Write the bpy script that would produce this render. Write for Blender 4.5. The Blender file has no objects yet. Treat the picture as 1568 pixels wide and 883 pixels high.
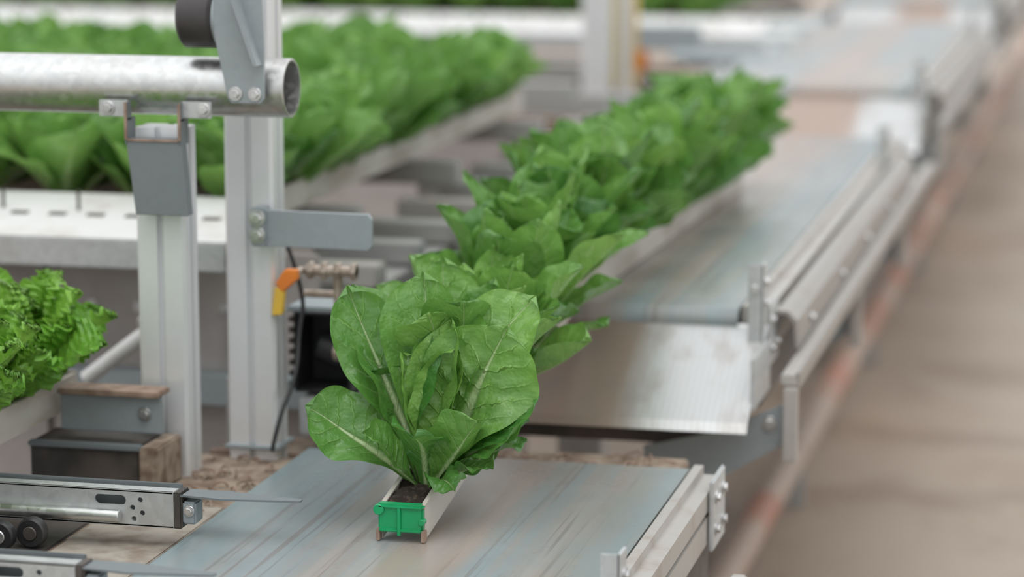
import bpy, bmesh, math, random
from mathutils import Vector, Matrix
from mathutils import noise as mnoise
R = random.Random(7)
sc = bpy.context.scene
COL = sc.collection

# ------------------------------------------------------------------ materials
def mat(name):
    m = bpy.data.materials.new(name); m.use_nodes = True
    nt = m.node_tree; nt.nodes.clear()
    out = nt.nodes.new('ShaderNodeOutputMaterial')
    b = nt.nodes.new('ShaderNodeBsdfPrincipled')
    nt.links.new(b.outputs[0], out.inputs[0])
    return m, nt, b, out
def N(nt, t, **kw):
    n = nt.nodes.new(t)
    for k, v in kw.items(): setattr(n, k, v)
    return n
def math_(nt, op, a, b=None, c=None):
    n = N(nt, 'ShaderNodeMath', operation=op)
    for i, x in enumerate((a, b, c)):
        if x is None: continue
        if isinstance(x, (int, float)): n.inputs[i].default_value = x
        else: nt.links.new(x, n.inputs[i])
    return n.outputs[0]
def mix(nt, f, a, b):
    n = N(nt, 'ShaderNodeMix', data_type='RGBA')
    for i, x in ((0, f), (6, a), (7, b)):
        if isinstance(x, (int, float)): n.inputs[i].default_value = x
        elif isinstance(x, tuple): n.inputs[i].default_value = (*x, 1)
        else: nt.links.new(x, n.inputs[i])
    return n.outputs[2]
def noise(nt, scale, detail=4, vec=None, rough=.55):
    n = N(nt, 'ShaderNodeTexNoise'); n.inputs['Scale'].default_value = scale
    n.inputs['Detail'].default_value = detail; n.inputs['Roughness'].default_value = rough
    if vec is not None: nt.links.new(vec, n.inputs['Vector'])
    return n.outputs[0]
def ocoord(nt, s=(1, 1, 1), rot=(0, 0, 0)):
    t = N(nt, 'ShaderNodeTexCoord'); m = N(nt, 'ShaderNodeMapping')
    m.inputs['Scale'].default_value = s; m.inputs['Rotation'].default_value = rot
    nt.links.new(t.outputs['Object'], m.inputs[0]); return m.outputs[0]
def sepx(nt):
    t = N(nt, 'ShaderNodeTexCoord'); s = N(nt, 'ShaderNodeSeparateXYZ'); nt.links.new(t.outputs['Object'], s.inputs[0]); return s.outputs
def sstep(nt, x, a, b):
    n = N(nt, 'ShaderNodeMapRange', interpolation_type='SMOOTHSTEP')
    nt.links.new(x, n.inputs[0]); n.inputs[1].default_value = a; n.inputs[2].default_value = b
    return n.outputs[0]
def bump(nt, b, h, strength=.3, dist=.002):
    n = N(nt, 'ShaderNodeBump'); n.inputs['Strength'].default_value = strength
    n.inputs['Distance'].default_value = dist
    nt.links.new(h, n.inputs['Height']); nt.links.new(n.outputs[0], b.inputs['Normal'])
def simple(name, c1, c2=None, scale=20, metal=0, rough=.5, stretch=(1, 1, 1), lo=.35, hi=.65, bmp=0):
    m, nt, b, o = mat(name)
    c2 = c2 or tuple(x * .75 for x in c1)
    f = noise(nt, scale, 5, ocoord(nt, stretch))
    c = mix(nt, sstep(nt, f, lo, hi), c1, c2)
    nt.links.new(c, b.inputs['Base Color'])
    b.inputs['Metallic'].default_value = metal; b.inputs['Roughness'].default_value = rough
    if bmp: bump(nt, b, f, bmp, .004)
    return m

def galv(name, base, dirt=(.30, .22, .16), dirtamt=.35, metal=.65, rough=.42, spangle=.5):
    m, nt, b, o = mat(name)
    v = N(nt, 'ShaderNodeTexVoronoi'); v.inputs['Scale'].default_value = 90
    nt.links.new(ocoord(nt), v.inputs['Vector'])
    sp = N(nt, 'ShaderNodeSeparateColor'); nt.links.new(v.outputs['Color'], sp.inputs[0])
    c = mix(nt, math_(nt, 'MULTIPLY', sp.outputs[0], spangle), base, tuple(x * .75 for x in base))
    d = sstep(nt, noise(nt, 7, 6, ocoord(nt), .65), .52, .75)
    c = mix(nt, math_(nt, 'MULTIPLY', d, dirtamt), c, dirt)
    nt.links.new(c, b.inputs['Base Color'])
    b.inputs['Metallic'].default_value = metal
    nt.links.new(math_(nt, 'ADD', math_(nt, 'MULTIPLY', sp.outputs[1], .12 * spangle * 2), rough), b.inputs['Roughness'])
    return m
M_GALV = galv('galvanised_steel', (.60, .62, .62), dirtamt=.25)
M_PIPE = galv('galvanised_pipe_steel', (.70, .71, .70), metal=.95, rough=.28, dirtamt=.25, spangle=.6)
M_TUBE = galv('weathered_guard_steel', (.40, .38, .35), metal=.6, rough=.36, dirtamt=.7, spangle=.2)
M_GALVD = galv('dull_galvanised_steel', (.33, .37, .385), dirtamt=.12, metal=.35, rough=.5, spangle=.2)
M_GALVX = galv('dark_galvanised_steel', (.20, .225, .235), dirtamt=.1, metal=.3, rough=.5, spangle=.2)  # darkest grey of the galvanised steels
M_ALU = galv('anodised_aluminium', (.78, .79, .80), dirtamt=.06, metal=.4, rough=.36, spangle=.06)
M_ALUD = galv('dirty_aluminium', (.48, .46, .43), dirtamt=.6, metal=.45, rough=.42, spangle=.1)
M_FRAME = galv('frame_profile_grey', (.40, .40, .39), dirtamt=.5, metal=.4, rough=.45, spangle=.1)
M_WHITE = simple('white_coated_metal', (.66, .66, .65), (.54, .51, .47), 9, .1, .5, lo=.45, hi=.8)
M_GUT = simple('gutter_plastic', (.54, .51, .46), (.33, .27, .21), 14, 0, .5, (1, .25, 1), .40, .75)
M_DIRT = simple('brown_dirt_deck', (.34, .27, .21), (.15, .10, .07), 28, 0, .9, lo=.35, hi=.7, bmp=.6)
M_DUST = simple('dusty_deck_plate', (.38, .34, .29), (.24, .19, .15), 18, 0, .8, lo=.4, hi=.7, bmp=.4)
M_RUST = simple('rusty_edge', (.38, .27, .21), (.24, .16, .12), 30, .2, .7)
M_BLACK = simple('black_rubber', (.018, .018, .02), (.03, .03, .03), 20, 0, .45)
M_DARK = simple('dark_grey_metal', (.06, .055, .05), (.12, .10, .09), 9, .3, .5)
M_ROLL = simple('dark_roller_rubber', (.035, .03, .032), (.05, .045, .045), 12, 0, .5)
M_ORANGE = simple('orange_plastic', (.85, .25, .03), (.7, .2, .03), 10, 0, .4)
M_YELLOW = simple('yellow_plastic', (.80, .55, .07), (.7, .45, .06), 10, 0, .4)
M_PALEY = simple('pale_yellow_tape', (.72, .62, .25), (.65, .55, .2), 10, 0, .5)
M_GREEN = simple('green_plastic', (.004, .34, .12), (.006, .27, .09), 12, 0, .30)
M_SOIL = simple('potting_soil', (.030, .021, .015), (.10, .075, .055), 120, 0, .95, lo=.5, hi=.7, bmp=1)
M_RED = simple('terracotta_pipe_paint', (.36, .18, .125), (.36, .28, .225), 2.5, 0, .6, lo=.4, hi=.60)
M_BEIGE = simple('beige_machine_cover', (.40, .37, .355), (.32, .29, .275), 5, .1, .5)
M_STEEL = simple('bright_steel', (.7, .7, .69), (.5, .5, .5), 30, .85, .28)
M_BRASS = simple('worn_brass', (.55, .47, .40), (.4, .32, .26), 30, .6, .4)

def belt_mat():
    m, nt, b, o = mat('conveyor_belt_rubber')
    f = noise(nt, 1.0, 4, ocoord(nt, (7.0, .30, 1)), .6)
    f2 = noise(nt, 1.0, 5, ocoord(nt, (34, .7, 1)), .6)
    f3 = noise(nt, 5, 5, ocoord(nt, (1, .6, 1)), .6)
    f4 = noise(nt, 1.0, 3, ocoord(nt, (90, 1.2, 1)), .5)
    f5 = noise(nt, 22, 6, ocoord(nt, (1.5, .5, 1)), .7)
    c = mix(nt, sstep(nt, f, .40, .60), (.245, .30, .315), (.315, .27, .235))
    c = mix(nt, math_(nt, 'MULTIPLY', sstep(nt, f2, .48, .66), .5), c, (.37, .34, .315))
    c = mix(nt, math_(nt, 'MULTIPLY', sstep(nt, f3, .46, .68), .5), c, (.195, .225, .235))
    c = mix(nt, math_(nt, 'MULTIPLY', sstep(nt, f4, .56, .64), .5), c, (.15, .13, .12))
    c = mix(nt, math_(nt, 'MULTIPLY', sstep(nt, f5, .56, .70), .35), c, (.19, .16, .14))
    X = sepx(nt)[0]
    tr = math_(nt, 'ABSOLUTE', math_(nt, 'ADD', math_(nt, 'ADD', X, math_(nt, 'MULTIPLY', f3, .10)), .955))
    c = mix(nt, math_(nt, 'MULTIPLY', math_(nt, 'SUBTRACT', 1.0, sstep(nt, tr, .02, .09)), .55), c, (.35, .265, .215))
    d = math_(nt, 'ABSOLUTE', math_(nt, 'ADD', X, 1.067))
    c = mix(nt, math_(nt, 'MULTIPLY', sstep(nt, d, .20, .32), .5), c, (.18, .255, .27))
    nt.links.new(c, b.inputs['Base Color'])
    nt.links.new(math_(nt, 'ADD', math_(nt, 'MULTIPLY', f3, .35), .13), b.inputs['Roughness'])
    b.inputs['Specular IOR Level'].default_value = .6
    return m
M_BELT = belt_mat()
def plate_mat():
    m, nt, b, o = mat('transfer_plate_steel')
    f = noise(nt, 1.0, 4, ocoord(nt, (11, 1.5, 1.5)), .6)
    f2 = noise(nt, 16, 6, ocoord(nt, (1, .5, .5)), .6)
    w = N(nt, 'ShaderNodeTexWave'); w.inputs['Scale'].default_value = 26; w.inputs['Distortion'].default_value = .6
    nt.links.new(ocoord(nt), w.inputs['Vector'])
    d = math_(nt, 'ABSOLUTE', math_(nt, 'ADD', sepx(nt)[0], 1.01))
    band = math_(nt, 'SUBTRACT', 1.0, sstep(nt, math_(nt, 'ADD', d, math_(nt, 'MULTIPLY', f, .12)), .15, .22))
    c = mix(nt, math_(nt, 'MULTIPLY', w.outputs[0], .25), (.55, .56, .56), (.34, .34, .33))
    c = mix(nt, math_(nt, 'MULTIPLY', band, .85), c, (.35, .25, .195))
    c = mix(nt, math_(nt, 'MULTIPLY', sstep(nt, f2, .46, .70), .5), c, (.32, .28, .25))
    nt.links.new(c, b.inputs['Base Color']); b.inputs['Metallic'].default_value = .5
    b.inputs['Roughness'].default_value = .32
    return m
M_PLATE = plate_mat()
def floor_mat():
    m, nt, b, o = mat('stained_concrete')
    f = noise(nt, 1.0, 5, ocoord(nt, (.9, .5, 1), (0, 0, .5)), .6)
    f2 = noise(nt, 1.0, 5, ocoord(nt, (1.6, 2.2, 1), (0, 0, .25)), .6)
    f3 = noise(nt, 40, 4, ocoord(nt))
    c = mix(nt, sstep(nt, f, .38, .62), (.365, .305, .245), (.27, .21, .155))
    c = mix(nt, math_(nt, 'MULTIPLY', sstep(nt, f2, .48, .62), .65), c, (.175, .125, .085))
    c = mix(nt, math_(nt, 'MULTIPLY', f3, .22), c, (.47, .42, .36))
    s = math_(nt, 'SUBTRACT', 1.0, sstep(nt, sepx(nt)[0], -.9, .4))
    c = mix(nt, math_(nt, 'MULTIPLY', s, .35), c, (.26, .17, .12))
    nt.links.new(c, b.inputs['Base Color']); b.inputs['Roughness'].default_value = .5
    return m
M_FLOOR = floor_mat()

def leaf_mat(name, dark, light, ribc, trans=.3, vein=.45):
    m, nt, b, out = mat(name)
    uv = N(nt, 'ShaderNodeUVMap'); uv.uv_map = 'UVMap'
    s = N(nt, 'ShaderNodeSeparateXYZ'); nt.links.new(uv.outputs[0], s.inputs[0])
    a = math_(nt, 'ABSOLUTE', math_(nt, 'SUBTRACT', math_(nt, 'MULTIPLY', s.outputs[0], 2), 1))
    y = s.outputs[1]
    ribw = math_(nt, 'ADD', math_(nt, 'MULTIPLY', math_(nt, 'POWER', math_(nt, 'SUBTRACT', 1.0, y), 2.8), .60), .022)
    rr = math_(nt, 'DIVIDE', a, ribw)
    rib = math_(nt, 'SUBTRACT', 1.0, sstep(nt, rr, .4, 1.3))
    rib = math_(nt, 'MULTIPLY', rib, math_(nt, 'SUBTRACT', .95, math_(nt, 'MULTIPLY', y, .50)))
    nz = noise(nt, 30, 3, ocoord(nt))
    wob = math_(nt, 'MULTIPLY', nz, .12)
    w = math_(nt, 'PINGPONG', math_(nt, 'MULTIPLY', math_(nt, 'ADD', wob, math_(nt, 'SUBTRACT', y, math_(nt, 'MULTIPLY', a, .20))), 9.0), .5)
    ve = math_(nt, 'SUBTRACT', 1.0, sstep(nt, w, .0, .10))
    ve = math_(nt, 'MULTIPLY', ve, math_(nt, 'SUBTRACT', 1.0, math_(nt, 'POWER', a, 1.5)))
    at = N(nt, 'ShaderNodeAttribute', attribute_name='leafvar')
    oi = N(nt, 'ShaderNodeObjectInfo')
    lv = math_(nt, 'ADD', at.outputs['Fac'], math_(nt, 'MULTIPLY', math_(nt, 'SUBTRACT', oi.outputs['Random'], .5), .3))
    lv = math_(nt, 'MINIMUM', math_(nt, 'MAXIMUM', lv, 0.0), 1.0)
    base = mix(nt, lv, dark, light)
    base = mix(nt, math_(nt, 'MULTIPLY', sstep(nt, nz, .38, .62), .3), base, dark)
    c = mix(nt, math_(nt, 'MULTIPLY', ve, vein), base, tuple(min(1, x * 1.05 + .05) for x in light))
    c = mix(nt, rib, c, ribc)
    nt.links.new(c, b.inputs['Base Color'])
    b.inputs['Roughness'].default_value = .31
    b.inputs['Specular IOR Level'].default_value = .6
    nf = noise(nt, 95, 2, ocoord(nt))
    h = math_(nt, 'ADD', math_(nt, 'MULTIPLY', ve, -.45), math_(nt, 'ADD', math_(nt, 'MULTIPLY', rib, .8), math_(nt, 'ADD', math_(nt, 'MULTIPLY', nz, 1.9), math_(nt, 'MULTIPLY', nf, .3))))
    bump(nt, b, h, .7, .0055)
    tr = N(nt, 'ShaderNodeBsdfTranslucent')
    tc = mix(nt, .5, c, tuple(min(1, x * 1.4) for x in light)); nt.links.new(tc, tr.inputs[0])
    ms = N(nt, 'ShaderNodeMixShader'); ms.inputs[0].default_value = trans
    nt.links.new(b.outputs[0], ms.inputs[1]); nt.links.new(tr.outputs[0], ms.inputs[2])
    nt.links.new(ms.outputs[0], out.inputs[0])
    return m
M_ROM = leaf_mat('romaine_leaf', (.052, .182, .032), (.240, .455, .095), (.56, .68, .38), trans=.26)
M_BED = leaf_mat('bed_romaine_leaf', (.085, .240, .042), (.28, .50, .125), (.45, .62, .28), trans=.30)
M_CUR = leaf_mat('frilly_leaf', (.14, .37, .035), (.32, .58, .09), (.45, .62, .2), vein=.2)

# ------------------------------------------------------------------ mesh helpers
def empty(name):
    e = bpy.data.objects.new(name, None); COL.objects.link(e); e.empty_display_size = .05; return e
def obj(name, bm, m, parent=None, smooth=False):
    me = bpy.data.meshes.new(name)
    bmesh.ops.recalc_face_normals(bm, faces=bm.faces)
    bm.to_mesh(me); bm.free()
    if smooth:
        for p in me.polygons: p.use_smooth = True
        try: me.set_sharp_from_angle(angle=math.radians(40))
        except Exception: pass
    me.materials.append(m)
    o = bpy.data.objects.new(name, me); COL.objects.link(o)
    if parent: o.parent = parent
    return o
def box(name, xs, ys, zs, m, parent=None, bev=.003):
    bm = bmesh.new()
    vs = [bm.verts.new((x, y, z)) for x in xs for y in ys for z in zs]
    for f in ((0, 1, 3, 2), (4, 6, 7, 5), (0, 4, 5, 1), (2, 3, 7, 6), (0, 2, 6, 4), (1, 5, 7, 3)):
        bm.faces.new([vs[i] for i in f])
    bmesh.ops.recalc_face_normals(bm, faces=bm.faces)
    if bev:
        bev = min(bev, .4 * min(abs(xs[1] - xs[0]), abs(ys[1] - ys[0]), abs(zs[1] - zs[0])))
        bmesh.ops.bevel(bm, geom=bm.edges[:], offset=bev, segments=2, affect='EDGES')
    return obj(name, bm, m, parent)
def prism(name, pts, axis, a0, a1, m, parent=None, smooth=False, bev=0):
    """pts: 2D polygon; axis 0: (y,z) along x; 1: (x,z) along y; 2: (x,y) along z"""
    def P(p, a):
        return {0: (a, p[0], p[1]), 1: (p[0], a, p[1]), 2: (p[0], p[1], a)}[axis]
    bm = bmesh.new()
    A = [bm.verts.new(P(p, a0)) for p in pts]; B = [bm.verts.new(P(p, a1)) for p in pts]
    n = len(pts)
    for i in range(n):
        bm.faces.new((A[i], A[(i + 1) % n], B[(i + 1) % n], B[i]))
    bm.faces.new(A); bm.faces.new(B[::-1])
    if bev: bmesh.ops.bevel(bm, geom=bm.edges[:], offset=bev, segments=1, affect='EDGES')
    return obj(name, bm, m, parent, smooth)
def cyl(name, p0, p1, r, m, parent=None, seg=24, inner=None, bev=True):
    p0, p1 = Vector(p0), Vector(p1); d = p1 - p0; L = d.length
    q = d.to_track_quat('Z', 'Y').to_matrix().to_4x4(); q.translation = p0
    c = min(r * .12, L * .2) if bev else 0
    if inner:
        c = min(c, (r - inner) * .4)
        prof = [(inner, 0), (r - c, 0), (r, c), (r, L - c), (r - c, L), (inner, L)]
    else: prof = [(0, 0), (r - c, 0), (r, c), (r, L - c), (r - c, L), (0, L)]
    bm = bmesh.new(); rings = []
    for (a, z) in prof:
        if a == 0: rings.append([bm.verts.new(q @ Vector((0, 0, z)))])
        else: rings.append([bm.verts.new(q @ Vector((a * math.cos(2 * math.pi * i / seg), a * math.sin(2 * math.pi * i / seg), z))) for i in range(seg)])
    pairs = list(zip(rings, rings[1:]))
    if inner: pairs.append((rings[-1], rings[0]))
    for u, v in pairs:
        for i in range(seg):
            j = (i + 1) % seg
            if len(u) == 1: bm.faces.new((u[0], v[i], v[j]))
            elif len(v) == 1: bm.faces.new((u[i], u[j], v[0]))
            else: bm.faces.new((u[i], u[j], v[j], v[i]))
    return obj(name, bm, m, parent, True)
def bolt(p, d, r, parent, name='bolt'):
    p = Vector(p); d = Vector(d).normalized()
    cyl(name + '_washer', p, p + d * .003, r * 1.5, M_STEEL, parent, 20)
    cyl(name + '_head', p + d * .003, p + d * (.003 + r * .7), r, M_STEEL, parent, 6)
def path_tube(name, pts, r, m, parent=None):
    cu = bpy.data.curves.new(name, 'CURVE'); cu.dimensions = '3D'
    sp = cu.splines.new('NURBS'); sp.points.add(len(pts) - 1)
    for i, p in enumerate(pts): sp.points[i].co = (*p, 1)
    sp.use_endpoint_u = True; sp.order_u = 3; cu.bevel_depth = r; cu.bevel_resolution = 3; cu.use_fill_caps = True
    o = bpy.data.objects.new(name, cu); COL.objects.link(o); cu.materials.append(m)
    if parent: o.parent = parent
    return o
def sweep(name, prof, path, m, parent=None):
    bm = bmesh.new(); rings = []
    for (cx, y, z) in path:
        rings.append([bm.verts.new((cx + px, y, z + pz)) for px, pz in prof])
    n = len(prof)
    for a, b in zip(rings, rings[1:]):
        for i in range(n):
            j = (i + 1) % n; bm.faces.new((a[i], a[j], b[j], b[i]))
    bm.faces.new(rings[0]); bm.faces.new(rings[-1][::-1])
    return obj(name, bm, m, parent)
def slotted(cx, cy, w, d, s=.006, dep=.012):
    """T-slot extrusion outline with grooves in the middle of the four faces"""
    hw, hd = w / 2, d / 2; c = .006
    return [(cx + x, cy + y) for x, y in [
        (-hw + c, -hd), (-s, -hd), (-s, -hd + dep), (s, -hd + dep), (s, -hd), (hw - c, -hd), (hw, -hd + c),
        (hw, -s), (hw - dep, -s), (hw - dep, s), (hw, s), (hw, hd - c), (hw - c, hd),
        (s, hd), (s, hd - dep), (-s, hd - dep), (-s, hd), (-hw + c, hd), (-hw, hd - c),
        (-hw, s), (-hw + dep, s), (-hw + dep, -s), (-hw, -s), (-hw, -hd + c)]]

# ------------------------------------------------------------------ lettuce
def add_leaf(bm, uvl, vl, az, tilt, curl, L, W, roll=0, base=(0, 0, 0), ns=22, nv=12, ruf=.006, ruffreq=11, cup=.25, var=.5, quilt=.0030, rnd=R, edgefrill=0, stem=.14, xp=1.85, puck=.0040):
    r = Vector((math.cos(az), math.sin(az), 0)); Z = Vector((0, 0, 1)); side = Vector((-math.sin(az), math.cos(az), 0))
    p = Vector(base) + r * .008; ph = [rnd.uniform(0, 6.28) for _ in range(5)]
    off = Vector((rnd.uniform(0, 50), rnd.uniform(0, 50), 0))
    grid = []; sw = rnd.uniform(-.3, .3); ps = 0
    wob = rnd.uniform(-.14, .14)
    for i in range(ns + 1):
        tt = i / ns
        s = 1 - (1 - tt) ** 1.5
        a = tilt + curl * s ** 2.2 + wob * math.sin(5 * s + ph[4])
        t = r * math.sin(a) + Z * math.cos(a)
        n = -r * math.cos(a) + Z * math.sin(a)
        if i: p = p + (t + side * sw * s * .8).normalized() * (L * (s - ps))
        ps = s
        ro = roll * min(1, s * 1.6)
        sd = side * math.cos(ro) + n * math.sin(ro); nn = n * math.cos(ro) - side * math.sin(ro)
        x = min(1, s ** xp)
        g = max(0, math.sin(math.pi * min(.9995, x))) ** (.85 if x < .5 else .42)
        w = W * .5 * (g + stem * (1 - s))
        row = []
        for j in range(nv + 1):
            v = -1 + 2 * j / nv; av = abs(v)
            wv = w * (1 + (.07 * mnoise.noise(off + Vector((s * 6, 7 if v > 0 else 3, 0)))) * av)
            h = cup * w * (av ** 1.8) - cup * w * .2
            h += ruf * av ** 2.5 * (math.sin(ruffreq * s + ph[0] + (1.7 if v > 0 else 0)) + .5 * math.sin(ruffreq * 2.3 * s + ph[1] + (2.4 if v < 0 else 0))) * min(1, s * 1.8)
            h += quilt * (.5 - .5 * math.cos(2 * math.pi * 9 * (s - av * .20))) * math.sin(math.pi * min(1, av * 1.05)) * min(1, g * 1.2)
            h += puck * mnoise.noise(off + Vector((s * L * 36, v * w * 36, 0))) * min(1, s * 2.5) * min(1, av * 3)
            h += puck * 1.6 * mnoise.noise(off + Vector((s * L * 13, v * w * 13, 9))) * min(1, s * 2)
            h -= .0035 * max(0, 1 - av * 5) * min(1, s * 3)
            if edgefrill:
                h += edgefrill * av ** 2 * math.sin(105 * s + ph[0] + 3 * v + 2 * math.sin(9 * s)) * min(1, s * 1.5)
                h += edgefrill * .9 * s ** 5 * math.sin(23 * v + ph[1])
            dn = L * .045 * av * av * s ** 6
            row.append(bm.verts.new(p + sd * (v * wv * (1 - .1 * cup)) + nn * h - t * dn))
        grid.append(row)
    for i in range(ns):
        for j in range(nv):
            f = bm.faces.new((grid[i][j], grid[i][j + 1], grid[i + 1][j + 1], grid[i + 1][j]))
            f.smooth = True
            for lp, (a_, b_) in zip(f.loops, ((j, i), (j + 1, i), (j + 1, i + 1), (j, i + 1))):
                lp[uvl].uv = (a_ / nv, 1 - (1 - b_ / ns) ** 1.5); lp[vl] = (var, var, var, 1)
def plant_mesh(name, leaves, m, **kw):
    bm = bmesh.new(); uvl = bm.loops.layers.uv.new('UVMap'); vl = bm.loops.layers.float_color.new('leafvar')
    for lf in leaves:
        d = dict(kw); d.update(lf); add_leaf(bm, uvl, vl, **d)
    me = bpy.data.meshes.new(name); bm.to_mesh(me); bm.free(); me.materials.append(m); return me
def romaine_leaves(seed, n=24, H=.305, W=.136, spread=1.0, xp=1.75):
    q = random.Random(seed); out = []
    for i in range(n):
        f = i / (n - 1)           # 0 outer .. 1 inner
        out.append(dict(az=i * 2.39996 + q.uniform(-.35, .35), tilt=(.84 * (1 - f) ** 1.3 + .03 + q.uniform(-.07, .07)) * spread,
            curl=(.25 * (1 - f) + .08 + q.uniform(-.28, .36)) * spread, L=H * (.58 + .44 * math.sin(math.pi * (.10 + .6 * f))) * q.uniform(.86, 1.08) * (1 - .25 * f * f),
            W=W * q.uniform(.82, 1.15) * (1 - .3 * f), roll=q.uniform(-.5, .5), var=min(1, max(0, .10 + .6 * f + q.uniform(-.3, .45))),
            cup=q.uniform(.15, .65), ruf=q.uniform(.003, .0075), xp=xp, rnd=q))
    return out
D = math.radians
hero = [
    dict(az=D(188), tilt=.74, curl=.60, L=.215, W=.118, roll=-.85, cup=.35, var=.40, ruf=.005),
    dict(az=D(152), tilt=.38, curl=.14, L=.330, W=.112, roll=-.70, cup=.40, var=.40, ruf=.006),
    dict(az=D(25), tilt=.44, curl=-.02, L=.275, W=.172, roll=1.15, cup=.14, var=.75, quilt=.004, ruf=.005, puck=.0036),
    dict(az=D(125), tilt=.22, curl=.0, L=.260, W=.095, roll=.95, cup=.95, var=.0),
    dict(az=D(98), tilt=.16, curl=.35, L=.330, W=.125, roll=-.1, cup=.5, var=.6),
    dict(az=D(48), tilt=.42, curl=.60, L=.340, W=.130, roll=.5, cup=.35, var=.9),
    dict(az=D(72), tilt=.22, curl=.35, L=.290, W=.110, roll=.3, cup=.6, var=.6),
    dict(az=D(-30), tilt=.58, curl=.45, L=.175, W=.085, roll=-.4, cup=.7, var=.6),
    dict(az=D(2), tilt=.72, curl=.50, L=.190, W=.10, roll=.5, cup=.3, var=.2),
    dict(az=D(-75), tilt=.35, curl=1.35, L=.165, W=.088, roll=-.25, cup=.35, var=.0, ruf=.009),
    dict(az=D(214), tilt=.60, curl=.55, L=.14, W=.075, roll=-.6, cup=.4, var=.5),
    dict(az=D(60), tilt=.10, curl=.15, L=.22, W=.085, roll=.2, cup=.8, var=1.0),
    dict(az=D(168), tilt=.18, curl=.15, L=.21, W=.08, roll=-.3, cup=.7, var=1.0),
    dict(az=D(85), tilt=.06, curl=.1, L=.26, W=.09, roll=-.2, cup=.7, var=.95),
    dict(az=D(-10), tilt=.95, curl=.7, L=.12, W=.06, roll=.1, cup=.3, var=.3, ruf=.010),
    dict(az=D(140), tilt=.45, curl=.35, L=.25, W=.11, roll=.2, cup=.3, var=.35),
    dict(az=D(14), tilt=.68, curl=.35, L=.220, W=.095, roll=.6, cup=.3, var=.1),
    dict(az=D(100), tilt=.40, curl=.3, L=.30, W=.12, roll=.0, cup=.3, var=.35),
    dict(az=D(-50), tilt=1.05, curl=.9, L=.12, W=.055, roll=.3, cup=.3, var=.2, ruf=.012),
    dict(az=D(30), tilt=.98, curl=.6, L=.165, W=.075, roll=.3, cup=.3, var=.1, ruf=.012),
]
HERO = plant_mesh('hero_romaine', hero, M_ROM, ns=52, nv=26)
ROM = [plant_mesh('romaine_%d' % i, romaine_leaves(20 + i), M_ROM, ns=30, nv=14) for i in range(6)]
BED = [plant_mesh('bed_romaine_%d' % i, romaine_leaves(50 + i, 18, .265, .150, .95, 1.4), M_BED, ns=14, nv=8, stem=.25) for i in range(4)]
def curly(seed, n=42):
    q = random.Random(seed); out = []
    for i in range(n):
        f = i / (n - 1)
        out.append(dict(az=i * 2.4 + q.uniform(-.3, .3), tilt=.78 * (1 - f) + .05, curl=.25 * (1 - f) + q.uniform(0, .30), L=.25 * q.uniform(.80, 1.08) * (1 - .08 * f),
            W=.115, roll=q.uniform(-.6, .6), var=min(1, max(0, .3 + .6 * f + q.uniform(-.3, .3))), cup=.4, ruf=.007, ruffreq=26, edgefrill=.007, quilt=.004, xp=1.4, rnd=q))
    return out
CUR = [plant_mesh('frilly_lettuce_mesh_%d' % i, curly(80 + i), M_CUR, ns=90, nv=16) for i in range(2)]
def place(name, me, p, rot=0, s=1, parent=None, tx=0, ty=0):
    o = bpy.data.objects.new(name, me); COL.objects.link(o)
    o.location = p; o.rotation_euler = (tx, ty, rot); o.scale = (s, s, s)
    if parent: o.parent = parent
    return o

# ------------------------------------------------------------------ floor
box('floor', (-14, 14), (-4, 60), (-.1, 0), M_FLOOR, None, 0)

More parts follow.
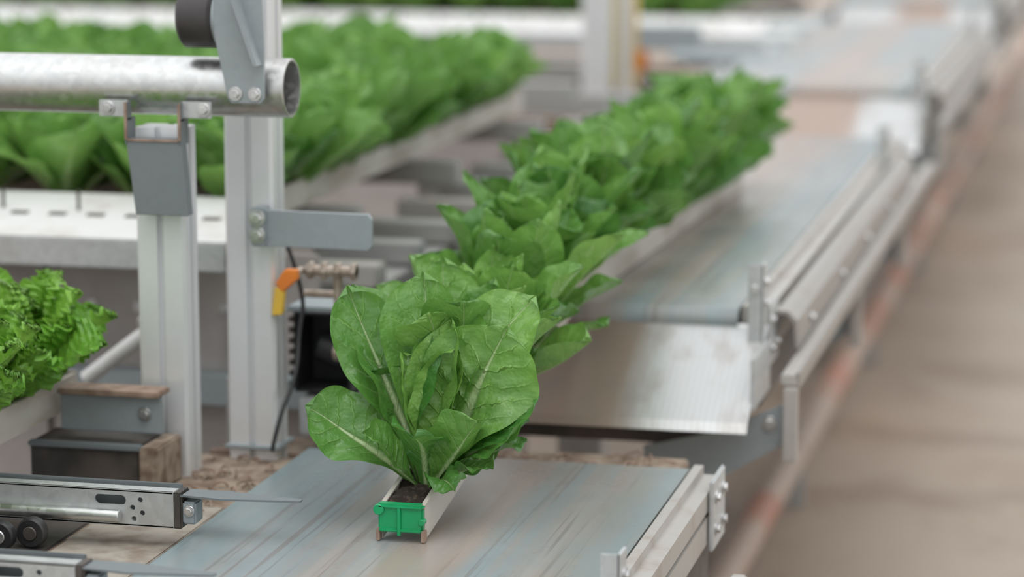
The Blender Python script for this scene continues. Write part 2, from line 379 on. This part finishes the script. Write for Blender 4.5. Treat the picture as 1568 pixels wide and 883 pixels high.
# ------------------------------------------------------------------ belt conveyors
XL, XR = -1.41, -.722
def conveyor(y0, y1, z, brackets, guard=True, plate=True, legs=()):
    e = empty('belt_conveyor')
    r = .028; prof = []
    for k in range(9):
        a = math.pi / 2 + math.pi * k / 8; prof.append((y0 + r + r * math.cos(a), z - r + r * math.sin(a)))
    for k in range(9):
        a = -math.pi / 2 + math.pi * k / 8; prof.append((y1 - r + r * math.cos(a), z - r + r * math.sin(a)))
    prism('belt', prof, 0, XL, XR, M_BELT, e, True)
    box('rail_left', (XL - .014, XL - .003), (y0 + .01, y1 - .01), (z - .09, z - .012), M_FRAME, e)
    prism('rail_right', [(XR + .006, z - .10), (XR + .006, z + .004), (XR + .022, z + .004), (XR + .022, z - .012), (XR + .050, z - .012),
          (XR + .050, z - .045), (XR + .042, z - .045), (XR + .042, z - .055), (XR + .050, z - .055), (XR + .050, z - .10)], 1, y0 + .02, y1 - .01, M_ALUD, e)
    for yy in (y0 + .02, y1 - .14):
        box('end_plate', (XR + .052, XR + .060), (yy, yy + .13), (z - .115, z + .008), M_GALV, e)
        for dy in (.03, .10):
            for dz in (-.025, -.08): bolt((XR + .060, yy + dy, z + dz), (1, 0, 0), .008, e)
    box('underside_shade', (XL - .01, XR + .04), (y0 + .06, y1 - .06), (z - .20, z - .11), M_DARK, e)  # added dark box, stands in for shade in the openings under the belt
    for by in brackets:
        box('guide_bracket', (XR + .026, XR + .054), (by, by + .004), (z - .10, z + .095), M_GALV, e, .001)
        box('guide_bracket_flange', (XR + .050, XR + .055), (by, by + .045), (z - .10, z + .095), M_GALV, e, .001)
        bolt((XR + .055, by + .025, z + .06), (1, 0, 0), .008, e); bolt((XR + .055, by + .025, z + .02), (1, 0, 0), .008, e)
        cyl('bracket_pin', (XR + .038, by - .014, z + .05), (XR + .038, by + .0, z + .05), .008, M_STEEL, e, 12)
    if guard:
        # flat folded side rail: narrow top flange, bevel and vertical web
        prism('side_rail', [(XR + .062, z - .014), (XR + .084, z - .014), (XR + .104, z - .034), (XR + .106, z - .090), (XR + .098, z - .090),
              (XR + .097, z - .038), (XR + .082, z - .022), (XR + .062, z - .022)], 1, y0 + .10, y1 - .30, M_TUBE, e, bev=.0015)
        n = int((y1 - y0 - .6) / .55)
        for k in range(n + 1):
            bolt((XR + .106, y0 + .3 + k * .55, z - .062), (1, 0, 0), .008, e)
        box('outer_rail', (XR + .100, XR + .134), (y0 - .12, y1 + .2), (z - .118, z - .098), M_ALUD, e)
        box('outer_rail_lip', (XR + .128, XR + .136), (y0 - .12, y1 + .2), (z - .126, z - .092), M_TUBE, e)
    if plate:
        prism('transfer_plate', [(y0 + .005, z - .028), (y0 + .002, z - .032), (y0 - .25, z - .165), (y0 - .262, z - .182), (y0 - .260, z - .182), (y0 - .246, z - .169), (y0 + .0, z - .038), (y0 + .005, z - .036)][::-1],
              0, XL + .0, XR + .058, M_PLATE, e)
        box('plate_end_gusset', (XR + .056, XR + .062), (y0 - .20, y0 + .02), (z - .155, z - .055), M_GALV, e)
        box('plate_gap_shade', (XL, XR - .03), (y0 - .08, y0 - .03), (z - .25, z - .15), M_DARK, e)  # added dark block imitating the shaded gap below the plate
    for ly in legs:
        box('hanger', (XR + .108, XR + .134), (ly, ly + .03), (z - .26, z - .12), M_ALUD, e)
        prism('support_arm', [(XR + .120, z - .150), (XR + .120, z - .225), (XR - .02, z - .31), (XR - .16, z - .31), (XR - .16, z - .25), (XR - .02, z - .215)], 1, ly + .031, ly + .041, M_GALVD, e)
        bolt((XR + .08, ly + .031, z - .195), (0, -1, 0), .010, e)
    for ly in (y0 + .8, y1 - .8):
        box('pedestal_leg', (-1.25, -1.15), (ly, ly + .10), (0, z - .2), M_FRAME, e)
        box('pedestal_foot', (-1.30, -1.10), (ly - .05, ly + .15), (0, .012), M_GALVD, e)
    return e
conveyor(2.35, 4.37, .80, (3.44,), guard=False, plate=False, legs=(3.15, 4.1))
conveyor(4.88, 7.90, .985, (4.84, 7.33), legs=(4.74, 5.90, 7.07))
conveyor(8.60, 11.75, 1.07, (8.55, 11.2), legs=(8.45, 9.7, 10.9))
conveyor(12.75, 16.2, 1.12, (12.7, 15.5), legs=(12.6, 14, 15.4))
conveyor(17.0, 20.5, 1.15, (17,), legs=(17, 18.5, 20))

# low heating pipe on short stands beside the conveyors
e = empty('red_heating_pipe')
cyl('pipe', (-.90, 2.2, .15), (-.90, 24, .15), .042, M_RED, e, 24)
for k in range(10):
    yy = 3.0 + 2.1 * k
    cyl('pipe_collar', (-.90, yy, .15), (-.90, yy + .04, .15), .047, M_RED, e, 24)
    box('pipe_stand', (-.93, -.87), (yy, yy + .04), (0, .11), M_FRAME, e)

e = empty('conveyor_crossbeam')
box('beam', (-1.62, -.76), (4.42, 4.56), (.70, .765), M_DIRT, e)
box('beam_edge', (-1.62, -.74), (4.40, 4.415), (.70, .772), M_RUST, e)
q = random.Random(3)
for k in range(26):
    x = q.uniform(-1.15, -.8); y = q.uniform(4.43, 4.54)
    path_tube('root_debris', [(x, y, .767), (x + q.uniform(-.02, .02), y + q.uniform(-.02, .02), .767 + q.uniform(.004, .03)), (x + q.uniform(-.05, .05), y + q.uniform(-.03, .03), .767)], .0016, M_RUST, e)

# ------------------------------------------------------------------ main gutter with romaine row
GX = -.007
GP = [(-1.070 + GX, 3.78, .801), (-1.056 + GX, 4.85, .987), (-1.050 + GX, 4.95, .988), (-1.000 + GX, 6.62, .988)]
def gp(y):
    for a, b in zip(GP, GP[1:]):
        if y <= b[1]:
            t = (y - a[1]) / (b[1] - a[1]); return tuple(a[i] + (b[i] - a[i]) * t for i in range(3))
    return GP[-1]
PROF = [(-.036, 0), (-.032, 0), (-.032, .014), (.032, .014), (.032, 0), (.036, 0), (.036, .056), (.029, .056), (.029, .053), (.033, .053), (.033, .017), (-.033, .017), (-.033, .053), (-.029, .053), (-.029, .056), (-.036, .056)]
e = empty('growing_gutter')
ys = [3.78 + i * (6.62 - 3.78) / 40 for i in range(41)]
sweep('trough', PROF, [gp(y) for y in ys], M_GUT, e)
bm = bmesh.new(); rows = []
for y in [3.794 + i * .015 for i in range(187)]:
    c = gp(y); rows.append([bm.verts.new((c[0] + dx, y, c[2] + .047 + R.uniform(-.007, .007))) for dx in (-.032, -.022, -.01, .002, .013, .023, .032)])
for a, b in zip(rows, rows[1:]):
    for i in range(6): bm.faces.new((a[i], a[i + 1], b[i + 1], b[i]))
obj('soil', bm, M_SOIL, e)
y0 = 3.768; cx = GP[0][0]; z0 = .801
box('end_cap_plate', (cx - .036, cx + .036), (y0, y0 + .012), (z0 + .017, z0 + .054), M_GREEN, e, .003)
box('end_cap_rim', (cx - .037, cx + .037), (y0 - .005, y0 + .014), (z0 + .051, z0 + .060), M_GREEN, e, .004)
box('end_cap_lower_rim', (cx - .034, cx + .034), (y0 - .004, y0 + .010), (z0 + .015, z0 + .021), M_GREEN, e, .002)
cyl('end_cap_rib', (cx - .002, y0 - .002, z0 + .010), (cx - .002, y0 - .002, z0 + .056), .0032, M_GREEN, e, 14)
cyl('end_cap_lug_left', (cx - .034, y0 - .005, z0 + .050), (cx - .034, y0 + .012, z0 + .050), .0085, M_GREEN, e, 18)
cyl('end_cap_lug_right', (cx + .034, y0 - .003, z0 + .032), (cx + .034, y0 + .012, z0 + .032), .005, M_GREEN, e, 18)
box('gutter_foot_left', (cx - .039, cx - .033), (y0 - .002, y0 + .015), (z0, z0 + .018), M_RUST, e, .001)
box('gutter_foot_right', (cx + .033, cx + .039), (y0 - .002, y0 + .015), (z0, z0 + .018), M_RUST, e, .001)
yy = 3.885; k = 0
while yy < 6.56:
    c = gp(yy)
    if k == 0: place('romaine_lettuce', HERO, (c[0] + .008, yy, c[2] + .036), 0, 1.06)
    else: place('romaine_lettuce', ROM[k % 6], (c[0] + R.uniform(-.01, .01), yy, c[2] + .036), k * 1.9, R.uniform(.98, 1.10))
    yy += .19; k += 1

# ------------------------------------------------------------------ lettuce beds
def bed(ya, yb, rows, step, zg=1.10):
    e = empty('lettuce_bed')
    for r_ in range(rows):
        x = -1.755 - r_ * .19
        sweep('bed_gutter', PROF, [(x, ya - .08, zg), (x, yb + .08, zg)], M_GUT, e)
        box('bed_soil', (x - .034, x + .034), (ya - .07, yb + .07), (zg + .03, zg + .042), M_SOIL, e, 0)
        y = ya
        while y < yb:
            place('bed_romaine', BED[R.randrange(4)], (x + R.uniform(-.01, .01), y, zg + .030), R.uniform(0, 6.28), R.uniform(.90, 1.08), e)
            y += step
    for yy in (ya + .3, (ya + yb) / 2, yb - .2):
        box('bed_support_rail', (-1.80 - rows * .19, -1.60), (yy, yy + .05), (zg - .06, zg - .002), M_FRAME, e)
        box('bed_leg', (-1.70, -1.65), (yy + .005, yy + .045), (0, zg - .06), M_ALUD, e)
bed(4.98, 7.25, 11, .165)
bed(10.55, 13.2, 17, .19)

def slot_beam(y0, y1, z0, z1, x0, x1):
    e = empty('perforated_tray_beam')
    prism('sloped_cover', [(y0, z0), (y1, z1), (y1, z1 - .006), (y0 + .004, z0 - .008)], 0, x0, x1, M_WHITE, e)
    box('front_face', (x0, x1), (y0 - .004, y0 + .004), (z0 - .056, z0 - .002), M_GALV, e, .002)
    box('return_lip', (x0, x1), (y0, y0 + .03), (z0 - .058, z0 - .052), M_GALVD, e, .001)
    n = int((x1 - x0) / .08)
    for i in range(n):
        xa = x1 - .05 - i * .08
        ym = y0 + (y1 - y0) * .5; zm = z0 + (z1 - z0) * .5
        sl = (z1 - z0) / (y1 - y0)
        prism('slot', [(ym - .008, zm - .008 * sl + .0012), (ym + .008, zm + .008 * sl + .0012), (ym + .008, zm + .008 * sl - .002), (ym - .008, zm - .008 * sl - .002)], 0, xa - .036, xa, M_DARK, e)
        if i % 2 == 0:
            box('notch_pin', (xa + .014, xa + .018), (ym + .02, ym + .03), (zm, zm + .045), M_DARK, e, .001)
slot_beam(4.62, 4.86, 1.12, 1.172, -3.4, -1.662)
slot_beam(9.9, 10.25, 1.13, 1.18, -6, -1.4)
box('back_rail', (-6, -1.75), (8.15, 8.25), (1.03, 1.10), M_FRAME)

e = empty('roller_frame')
for k, yy in enumerate((4.95, 5.25, 5.55, 5.9, 6.25, 6.6, 6.95, 7.3, 7.7)):
    box('crossbar', (-1.69, -1.46), (yy, yy + .07), (.985, 1.030), M_FRAME if k % 3 else M_ALUD, e, .004)
box('long_beam', (-1.53, -1.47), (4.75, 8.6), (.90, .98), M_FRAME, e)
box('long_beam_outer', (-1.70, -1.66), (4.75, 8.6), (.90, .975), M_GALVD, e)
box('drip_tray', (-1.66, -1.53), (4.75, 8.5), (.80, .81), M_DARK, e)  # dark colour paints in the shade between the crossbars

# ------------------------------------------------------------------ posts, pipe and brackets on the left
e = empty('aluminium_post')
prism('extrusion', slotted(-1.513, 4.37, .090, .07), 2, 0, 2.3, M_ALU, e)
box('base_plate', (-1.565, -1.46), (4.325, 4.42), (.795, .801), M_GALVD, e)
e = empty('aluminium_post')
prism('extrusion', slotted(-1.622, 4.22, .088, .07), 2, .3, 1.385, M_ALU, e)
e = empty('galvanised_pipe')
cyl('pipe', (-3.6, 4.22, 1.455), (-1.392, 4.22, 1.455), .0505, M_PIPE, e, 48, inner=.046)
e = empty('pipe_saddle_bracket')
x0, x1 = -1.662, -1.570
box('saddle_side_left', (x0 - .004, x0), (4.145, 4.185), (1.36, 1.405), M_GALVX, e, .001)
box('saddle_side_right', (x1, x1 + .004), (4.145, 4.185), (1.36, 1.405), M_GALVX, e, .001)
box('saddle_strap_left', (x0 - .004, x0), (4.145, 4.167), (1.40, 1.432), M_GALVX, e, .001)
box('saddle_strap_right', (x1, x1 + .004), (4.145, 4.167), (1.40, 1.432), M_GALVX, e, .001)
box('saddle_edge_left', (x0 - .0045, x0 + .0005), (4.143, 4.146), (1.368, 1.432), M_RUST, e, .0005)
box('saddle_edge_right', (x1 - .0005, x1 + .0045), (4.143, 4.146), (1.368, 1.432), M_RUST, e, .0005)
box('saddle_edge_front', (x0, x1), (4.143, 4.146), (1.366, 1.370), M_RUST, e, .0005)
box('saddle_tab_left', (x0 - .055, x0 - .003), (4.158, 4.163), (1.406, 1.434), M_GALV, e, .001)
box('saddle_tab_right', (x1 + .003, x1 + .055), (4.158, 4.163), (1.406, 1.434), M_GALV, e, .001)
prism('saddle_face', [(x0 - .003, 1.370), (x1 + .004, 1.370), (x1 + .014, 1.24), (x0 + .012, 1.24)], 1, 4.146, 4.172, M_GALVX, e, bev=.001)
bolt((x0 - .038, 4.158, 1.420), (0, -1, 0), .008, e); bolt((x1 + .042, 4.158, 1.420), (0, -1, 0), .008, e)
e = empty('hanger_plate')
prism('plate', [(-1.482, 1.442), (-1.476, 1.434), (-1.424, 1.434), (-1.418, 1.442), (-1.418, 1.52), (-1.425, 1.72), (-1.505, 1.72), (-1.505, 1.55)], 1, 4.150, 4.158, M_GALVD, e, bev=.001)
prism('stiffening_rib', [(-1.426, 1.50), (-1.420, 1.50), (-1.46, 1.62), (-1.468, 1.62)], 1, 4.12, 4.150, M_GALVD, e)
bolt((-1.468, 4.150, 1.450), (0, -1, 0), .008, e); bolt((-1.434, 4.150, 1.450), (0, -1, 0), .008, e)
e = empty('black_drive_roller')
cyl('roller', (-1.575, 4.20, 1.574), (-1.512, 4.20, 1.574), .052, M_ROLL, e, 36)
cyl('roller_cap', (-1.512, 4.20, 1.574), (-1.502, 4.20, 1.574), .049, M_GALVD, e, 36)
cyl('axle', (-1.502, 4.20, 1.574), (-1.47, 4.20, 1.574), .012, M_STEEL, e)

e = empty('mounting_plate_arm')
prism('arm', [(-1.475, 1.168), (-1.285, 1.166), (-1.278, 1.174), (-1.278, 1.222), (-1.285, 1.230), (-1.475, 1.232)], 1, 4.305, 4.313, M_GALVD, e, bev=.001)
box('arm_clamp', (-1.497, -1.470), (4.295, 4.33), (1.168, 1.236), M_GALVD, e)
bolt((-1.484, 4.295, 1.218), (0, -1, 0), .010, e); bolt((-1.484, 4.295, 1.188), (0, -1, 0), .010, e)

e = empty('machine_cover_panel')
box('panel', (-3.2, -1.53), (4.78, 4.80), (.55, 1.075), M_BEIGE, e)
box('panel_seam', (-2.1, -2.09), (4.775, 4.782), (.55, 1.07), M_DARK, e, .001)
box('panel_foot_rail', (-3.2, -1.53), (4.72, 4.78), (.78, .84), M_GALVD, e)
cyl('round_port', (-1.655, 4.78, .985), (-1.655, 4.755, .985), .030, M_BLACK, e, 28, inner=.02)
for x in (-2.0, -1.9, -1.72): bolt((x, 4.78, .96), (0, -1, 0), .008, e)
e = empty('white_link_tube')
cyl('tube', (-1.90, 4.5, .87), (-1.775, 4.5, .965), .015, M_WHITE, e)
cyl('joint', (-1.775, 4.485, .985), (-1.775, 4.515, .985), .014, M_STEEL, e)
e = empty('valve_with_orange_lever')
cyl('valve_body', (-1.43, 4.40, 1.112), (-1.335, 4.40, 1.112), .010, M_BRASS, e)
for x in (-1.425, -1.40, -1.375, -1.345): cyl('nut', (x, 4.40, 1.112), (x + .010, 4.40, 1.112), .017, M_BRASS, e, 6)
cyl('drop_pipe', (-1.37, 4.40, 1.112), (-1.37, 4.40, 1.03), .008, M_BRASS, e)
cyl('lower_pipe', (-1.44, 4.42, 1.066), (-1.33, 4.42, 1.066), .007, M_BRASS, e)
prism('lever_orange', [(-1.463, 1.098), (-1.450, 1.082), (-1.423, 1.106), (-1.424, 1.124), (-1.446, 1.124)], 1, 4.325, 4.345, M_ORANGE, e, bev=.002)
prism('lever_yellow', [(-1.464, 1.092), (-1.446, 1.086), (-1.452, 1.042), (-1.471, 1.040)], 1, 4.326, 4.342, M_YELLOW, e, bev=.002)
cyl('lever_spindle', (-1.437, 4.345, 1.112), (-1.437, 4.40, 1.112), .007, M_BRASS, e)
e = empty('black_motor_housing')
bx0, bx1, bz0, bz1, by0 = -1.475, -1.365, .875, 1.025, 4.46
box('housing_back', (bx0, bx1), (by0 + .10, by0 + .11), (bz0, bz1), M_BLACK, e)
box('housing_left', (bx0, bx0 + .006), (by0, by0 + .10), (bz0, bz1), M_BLACK, e)
box('housing_right', (bx1 - .006, bx1), (by0, by0 + .10), (bz0, bz1), M_BLACK, e)
box('housing_top', (bx0, bx1), (by0, by0 + .10), (bz1 - .006, bz1), M_BLACK, e)
box('housing_top_lip', (bx0 - .01, bx1 + .01), (by0 - .01, by0 + .10), (bz1, bz1 + .01), M_GALVD, e)
box('housing_bottom', (bx0, bx1), (by0, by0 + .10), (bz0, bz0 + .006), M_BLACK, e)
cyl('motor', (-1.44, by0 + .05, .955), (-1.375, by0 + .05, .935), .030, M_BLACK, e)
cyl('motor_shaft', (-1.40, by0 + .01, .95), (-1.37, by0 + .01, .95), .016, M_BRASS, e)
for k in range(7): box('edge_tooth', (bx0 - .008, bx0 + .002), (by0 - .004, by0 + .01), (bz0 + .01 + k * .02, bz0 + .02 + k * .02), M_DARK, e, .001)
box('drive_base', (-1.46, -1.33), (4.44, 4.60), (.80, .868), M_GALV, e)
box('drive_base_side', (-1.30, -1.20), (4.60, 4.68), (.80, .90), M_BEIGE, e)
e = empty('black_cable')
path_tube('cable_a', [(-1.465, 4.30, .80), (-1.455, 4.31, .86), (-1.435, 4.36, .93), (-1.445, 4.40, 1.0), (-1.44, 4.43, 1.06), (-1.47, 4.42, 1.15)], .004, M_BLACK, e)

# ------------------------------------------------------------------ lower left machinery
e = empty('side_deck')
box('deck', (-1.72, -1.430), (2.6, 4.36), (.735, .775), M_DIRT, e, .004)
box('deck_plate', (-1.615, -1.44), (3.0, 3.98), (.775, .780), M_DUST, e, .002)
box('dark_recess_plate', (-2.4, -1.625), (3.2, 3.98), (.770, .7785), M_DARK, e, .002)
box('deck_apron', (-2.6, -1.72), (2.6, 4.4), (.62, .68), M_DARK, e)
for yy in (2.9, 4.1):
    box('deck_leg', (-1.66, -1.60), (yy, yy + .06), (0, .735), M_DARK, e)
q = random.Random(5)
for k in range(60):
    x = q.uniform(-1.70, -1.44); y = q.uniform(3.95, 4.33)
    path_tube('debris', [(x, y, .778), (x + q.uniform(-.015, .015), y + q.uniform(-.01, .01), .785 + q.uniform(0, .012)), (x + q.uniform(-.03, .03), y + q.uniform(-.02, .02), .778)], .0018, M_RUST if k % 2 else M_DIRT, e)

def pusher(y, z, xl):
    e = empty('gutter_pusher')
    xr = -1.430; h = .058
    box('channel_top', (xl, xr), (y, y + .028), (z + h - .004, z + h), M_GALV, e, .001)
    box('channel_bottom', (xl, xr), (y, y + .028), (z, z + .004), M_GALV, e, .001)
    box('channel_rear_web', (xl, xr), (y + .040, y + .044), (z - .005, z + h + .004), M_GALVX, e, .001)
    o = prism('channel_web', [(xl, z), (xr, z), (xr, z + h), (xl, z + h)], 1, y, y + .004, M_GALV, e)
    holes = []
    def cutter(pts):
        c = prism('cut', pts, 1, y - .02, y + .02, M_DARK, None); holes.append(c)
    def circ(cx, cz, r, w=0):
        return [(cx + (w if math.cos(2 * math.pi * i / 20) > 0 else -w) + r * math.cos(2 * math.pi * i / 20), cz + r * math.sin(2 * math.pi * i / 20)) for i in range(20)]
    cutter(circ(xr - .105, z + .041, .008, .018))
    for dx, dz in ((-.055, .043), (-.068, .030), (-.052, .022), (-.066, .012)): cutter(circ(xr + dx, z + dz, .0042))
    for c in holes:
        md = o.modifiers.new('b', 'BOOLEAN'); md.object = c; md.operation = 'DIFFERENCE'; md.solver = 'EXACT'
    dg = bpy.context.evaluated_depsgraph_get(); nm = bpy.data.meshes.new_from_object(o.evaluated_get(dg))
    o.modifiers.clear(); o.data = nm
    for c in holes: bpy.data.objects.remove(c, do_unlink=True)
    cyl('push_rod', (xl, y - .012, z + .018), (xr - .085, y - .012, z + .018), .010, M_PIPE, e, 18)
    box('end_block', (xr - .002, xr + .014), (y - .002, y + .04), (z, z + h), M_DARK, e)
    box('blade_clamp', (xr + .014, xr + .036), (y, y + .035), (z + .008, z + h - .014), M_GALVD, e)
    bolt((xr + .026, y, z + .03), (0, -1, 0), .006, e)
    prism('blade', [(xr - .02, y + .004), (xr + .08, y - .010), (xr + .205, y + .006), (xr + .205, y + .018), (xr + .08, y + .040), (xr - .02, y + .04)], 2, z + .052, z + .055, M_GALVX, e)
    return e
pusher(3.72, .812, -1.95)
pusher(3.33, .803, -1.85)
e = empty('black_guide_wheels')
for x, y in ((-1.690, 3.64), (-1.650, 3.67)):
    cyl('wheel', (x, y, .8035), (x, y + .02, .8035), .024, M_BLACK, e, 28, inner=.012)
    cyl('hub', (x, y - .003, .8035), (x, y + .02, .8035), .0115, M_STEEL if x < -1.66 else M_DARK, e, 16)

e = empty('support_channel')
box('channel_top', (-1.785, -1.60), (4.10, 4.16), (.930, .940), M_RUST, e, .002)
box('channel_face', (-1.785, -1.60), (4.115, 4.125), (.865, .932), M_GALVD, e, .002)
bolt((-1.63, 4.113, .900), (0, -1, 0), .008, e)
box('lower_box', (-1.82, -1.62), (4.06, 4.17), (.777, .855), M_DARK, e)
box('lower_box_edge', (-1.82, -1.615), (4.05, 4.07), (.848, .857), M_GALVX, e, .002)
box('corner_block', (-1.618, -1.585), (4.05, 4.17), (.777, .855), M_DIRT, e)
box('blue_grey_cover', (-1.60, -1.54), (4.44, 4.5), (.76, .90), M_GALV, e)

e = empty('growing_gutter')
sweep('trough', [(a * 1.2, b) for a, b in PROF], [(-1.845, 2.9, .885), (-1.845, 4.23, .885)], M_GUT, e)
box('soil', (-1.882, -1.808), (2.92, 4.21), (.91, .928), M_SOIL, e, 0)
box('gutter_end', (-1.888, -1.802), (4.225, 4.233), (.888, .945), M_GUT, e, .002)
for i, yy in enumerate((4.03, 3.80, 3.56, 3.32, 3.10)):
    place('frilly_lettuce', CUR[i % 2], (-1.858, yy, .904), i * 1.3, 1.05)

# ------------------------------------------------------------------ background frames
e = empty('aluminium_post')
prism('extrusion', slotted(-1.86, 9.1, .10, .08), 2, 0, 2.6, M_ALU, e)
e = empty('aluminium_post')
prism('extrusion', slotted(-1.765, 9.15, .075, .06), 2, 0, 2.6, M_ALU, e)
box('yellow_tape', (-1.805, -1.79), (9.105, 9.118), (1.0, 2.0), M_PALEY, e)
box('yellow_tape_right', (-1.735, -1.72), (9.105, 9.118), (1.0, 2.0), M_YELLOW, e)
e = empty('orange_valve_handle')
box('handle', (-1.715, -1.68), (9.08, 9.11), (1.06, 1.14), M_ORANGE, e, .008)
cyl('stem', (-1.68, 9.1, 1.08), (-1.55, 9.1, 1.08), .02, M_BRASS, e)
e = empty('transfer_frame')
box('arm', (-1.70, -1.48), (9.0, 9.05), (1.15, 1.23), M_GALVD, e)
box('rail_a', (-2.2, -1.45), (8.55, 8.65), (.96, 1.03), M_FRAME, e)
box('rail_b', (-2.2, -1.45), (8.8, 8.86), (.86, .92), M_DIRT, e)
box('box_dark', (-1.72, -1.5), (9.2, 9.4), (.85, 1.0), M_DARK, e)
box('side_beam', (-1.53, -1.47), (8.6, 16), (.95, 1.04), M_FRAME, e)
for k in range(7):
    yy = 9.7 + k * .35
    cyl('roller', (-1.70, yy, 1.06), (-1.36 , yy, 1.06), .035, M_WHITE if k % 2 else M_GALVD, e, 18)
e = empty('machine_cover_panel')
box('panel', (-6, -1.75), (9.5, 9.52), (.5, 1.08), M_BEIGE, e)
box('panel_rail', (-6, -1.75), (9.44, 9.5), (1.0, 1.06), M_FRAME, e)

# ------------------------------------------------------------------ light, world, camera
w = bpy.data.worlds.new('overcast_greenhouse'); sc.world = w; w.use_nodes = True
nt = w.node_tree; bg = nt.nodes['Background']
tc = N(nt, 'ShaderNodeTexCoord'); sx = N(nt, 'ShaderNodeSeparateXYZ'); nt.links.new(tc.outputs['Generated'], sx.inputs[0])
cc = mix(nt, sstep(nt, sx.outputs[2], -.05, .7), (.48, .49, .495), (.99, 1.0, 1.02))
nt.links.new(cc, bg.inputs[0]); bg.inputs[1].default_value = 1.42
sl = bpy.data.lights.new('diffuse_sun', 'SUN'); sl.energy = 1.0; sl.angle = math.radians(45); sl.color = (1, .99, .97)
so = bpy.data.objects.new('diffuse_sun', sl); COL.objects.link(so); so.rotation_euler = (math.radians(22), math.radians(12), 0)

F = 4000.0; psi = math.radians(13.43); phi = math.radians(9.74)
cam = bpy.data.cameras.new('camera'); co = bpy.data.objects.new('camera', cam); COL.objects.link(co)
cam.sensor_width = 36; cam.lens = 36 * F / 1568
fw = Vector((-math.sin(psi) * math.cos(phi), math.cos(psi) * math.cos(phi), -math.sin(phi)))
co.location = (0, 0, 1.87); co.rotation_euler = fw.to_track_quat('-Z', 'Y').to_euler()
cam.dof.use_dof = True; cam.dof.focus_distance = 4.03; cam.dof.aperture_fstop = 1.8
cam.clip_end = 200
sc.camera = co
sc.view_settings.view_transform = 'Standard'
sc.view_settings.look = 'None'
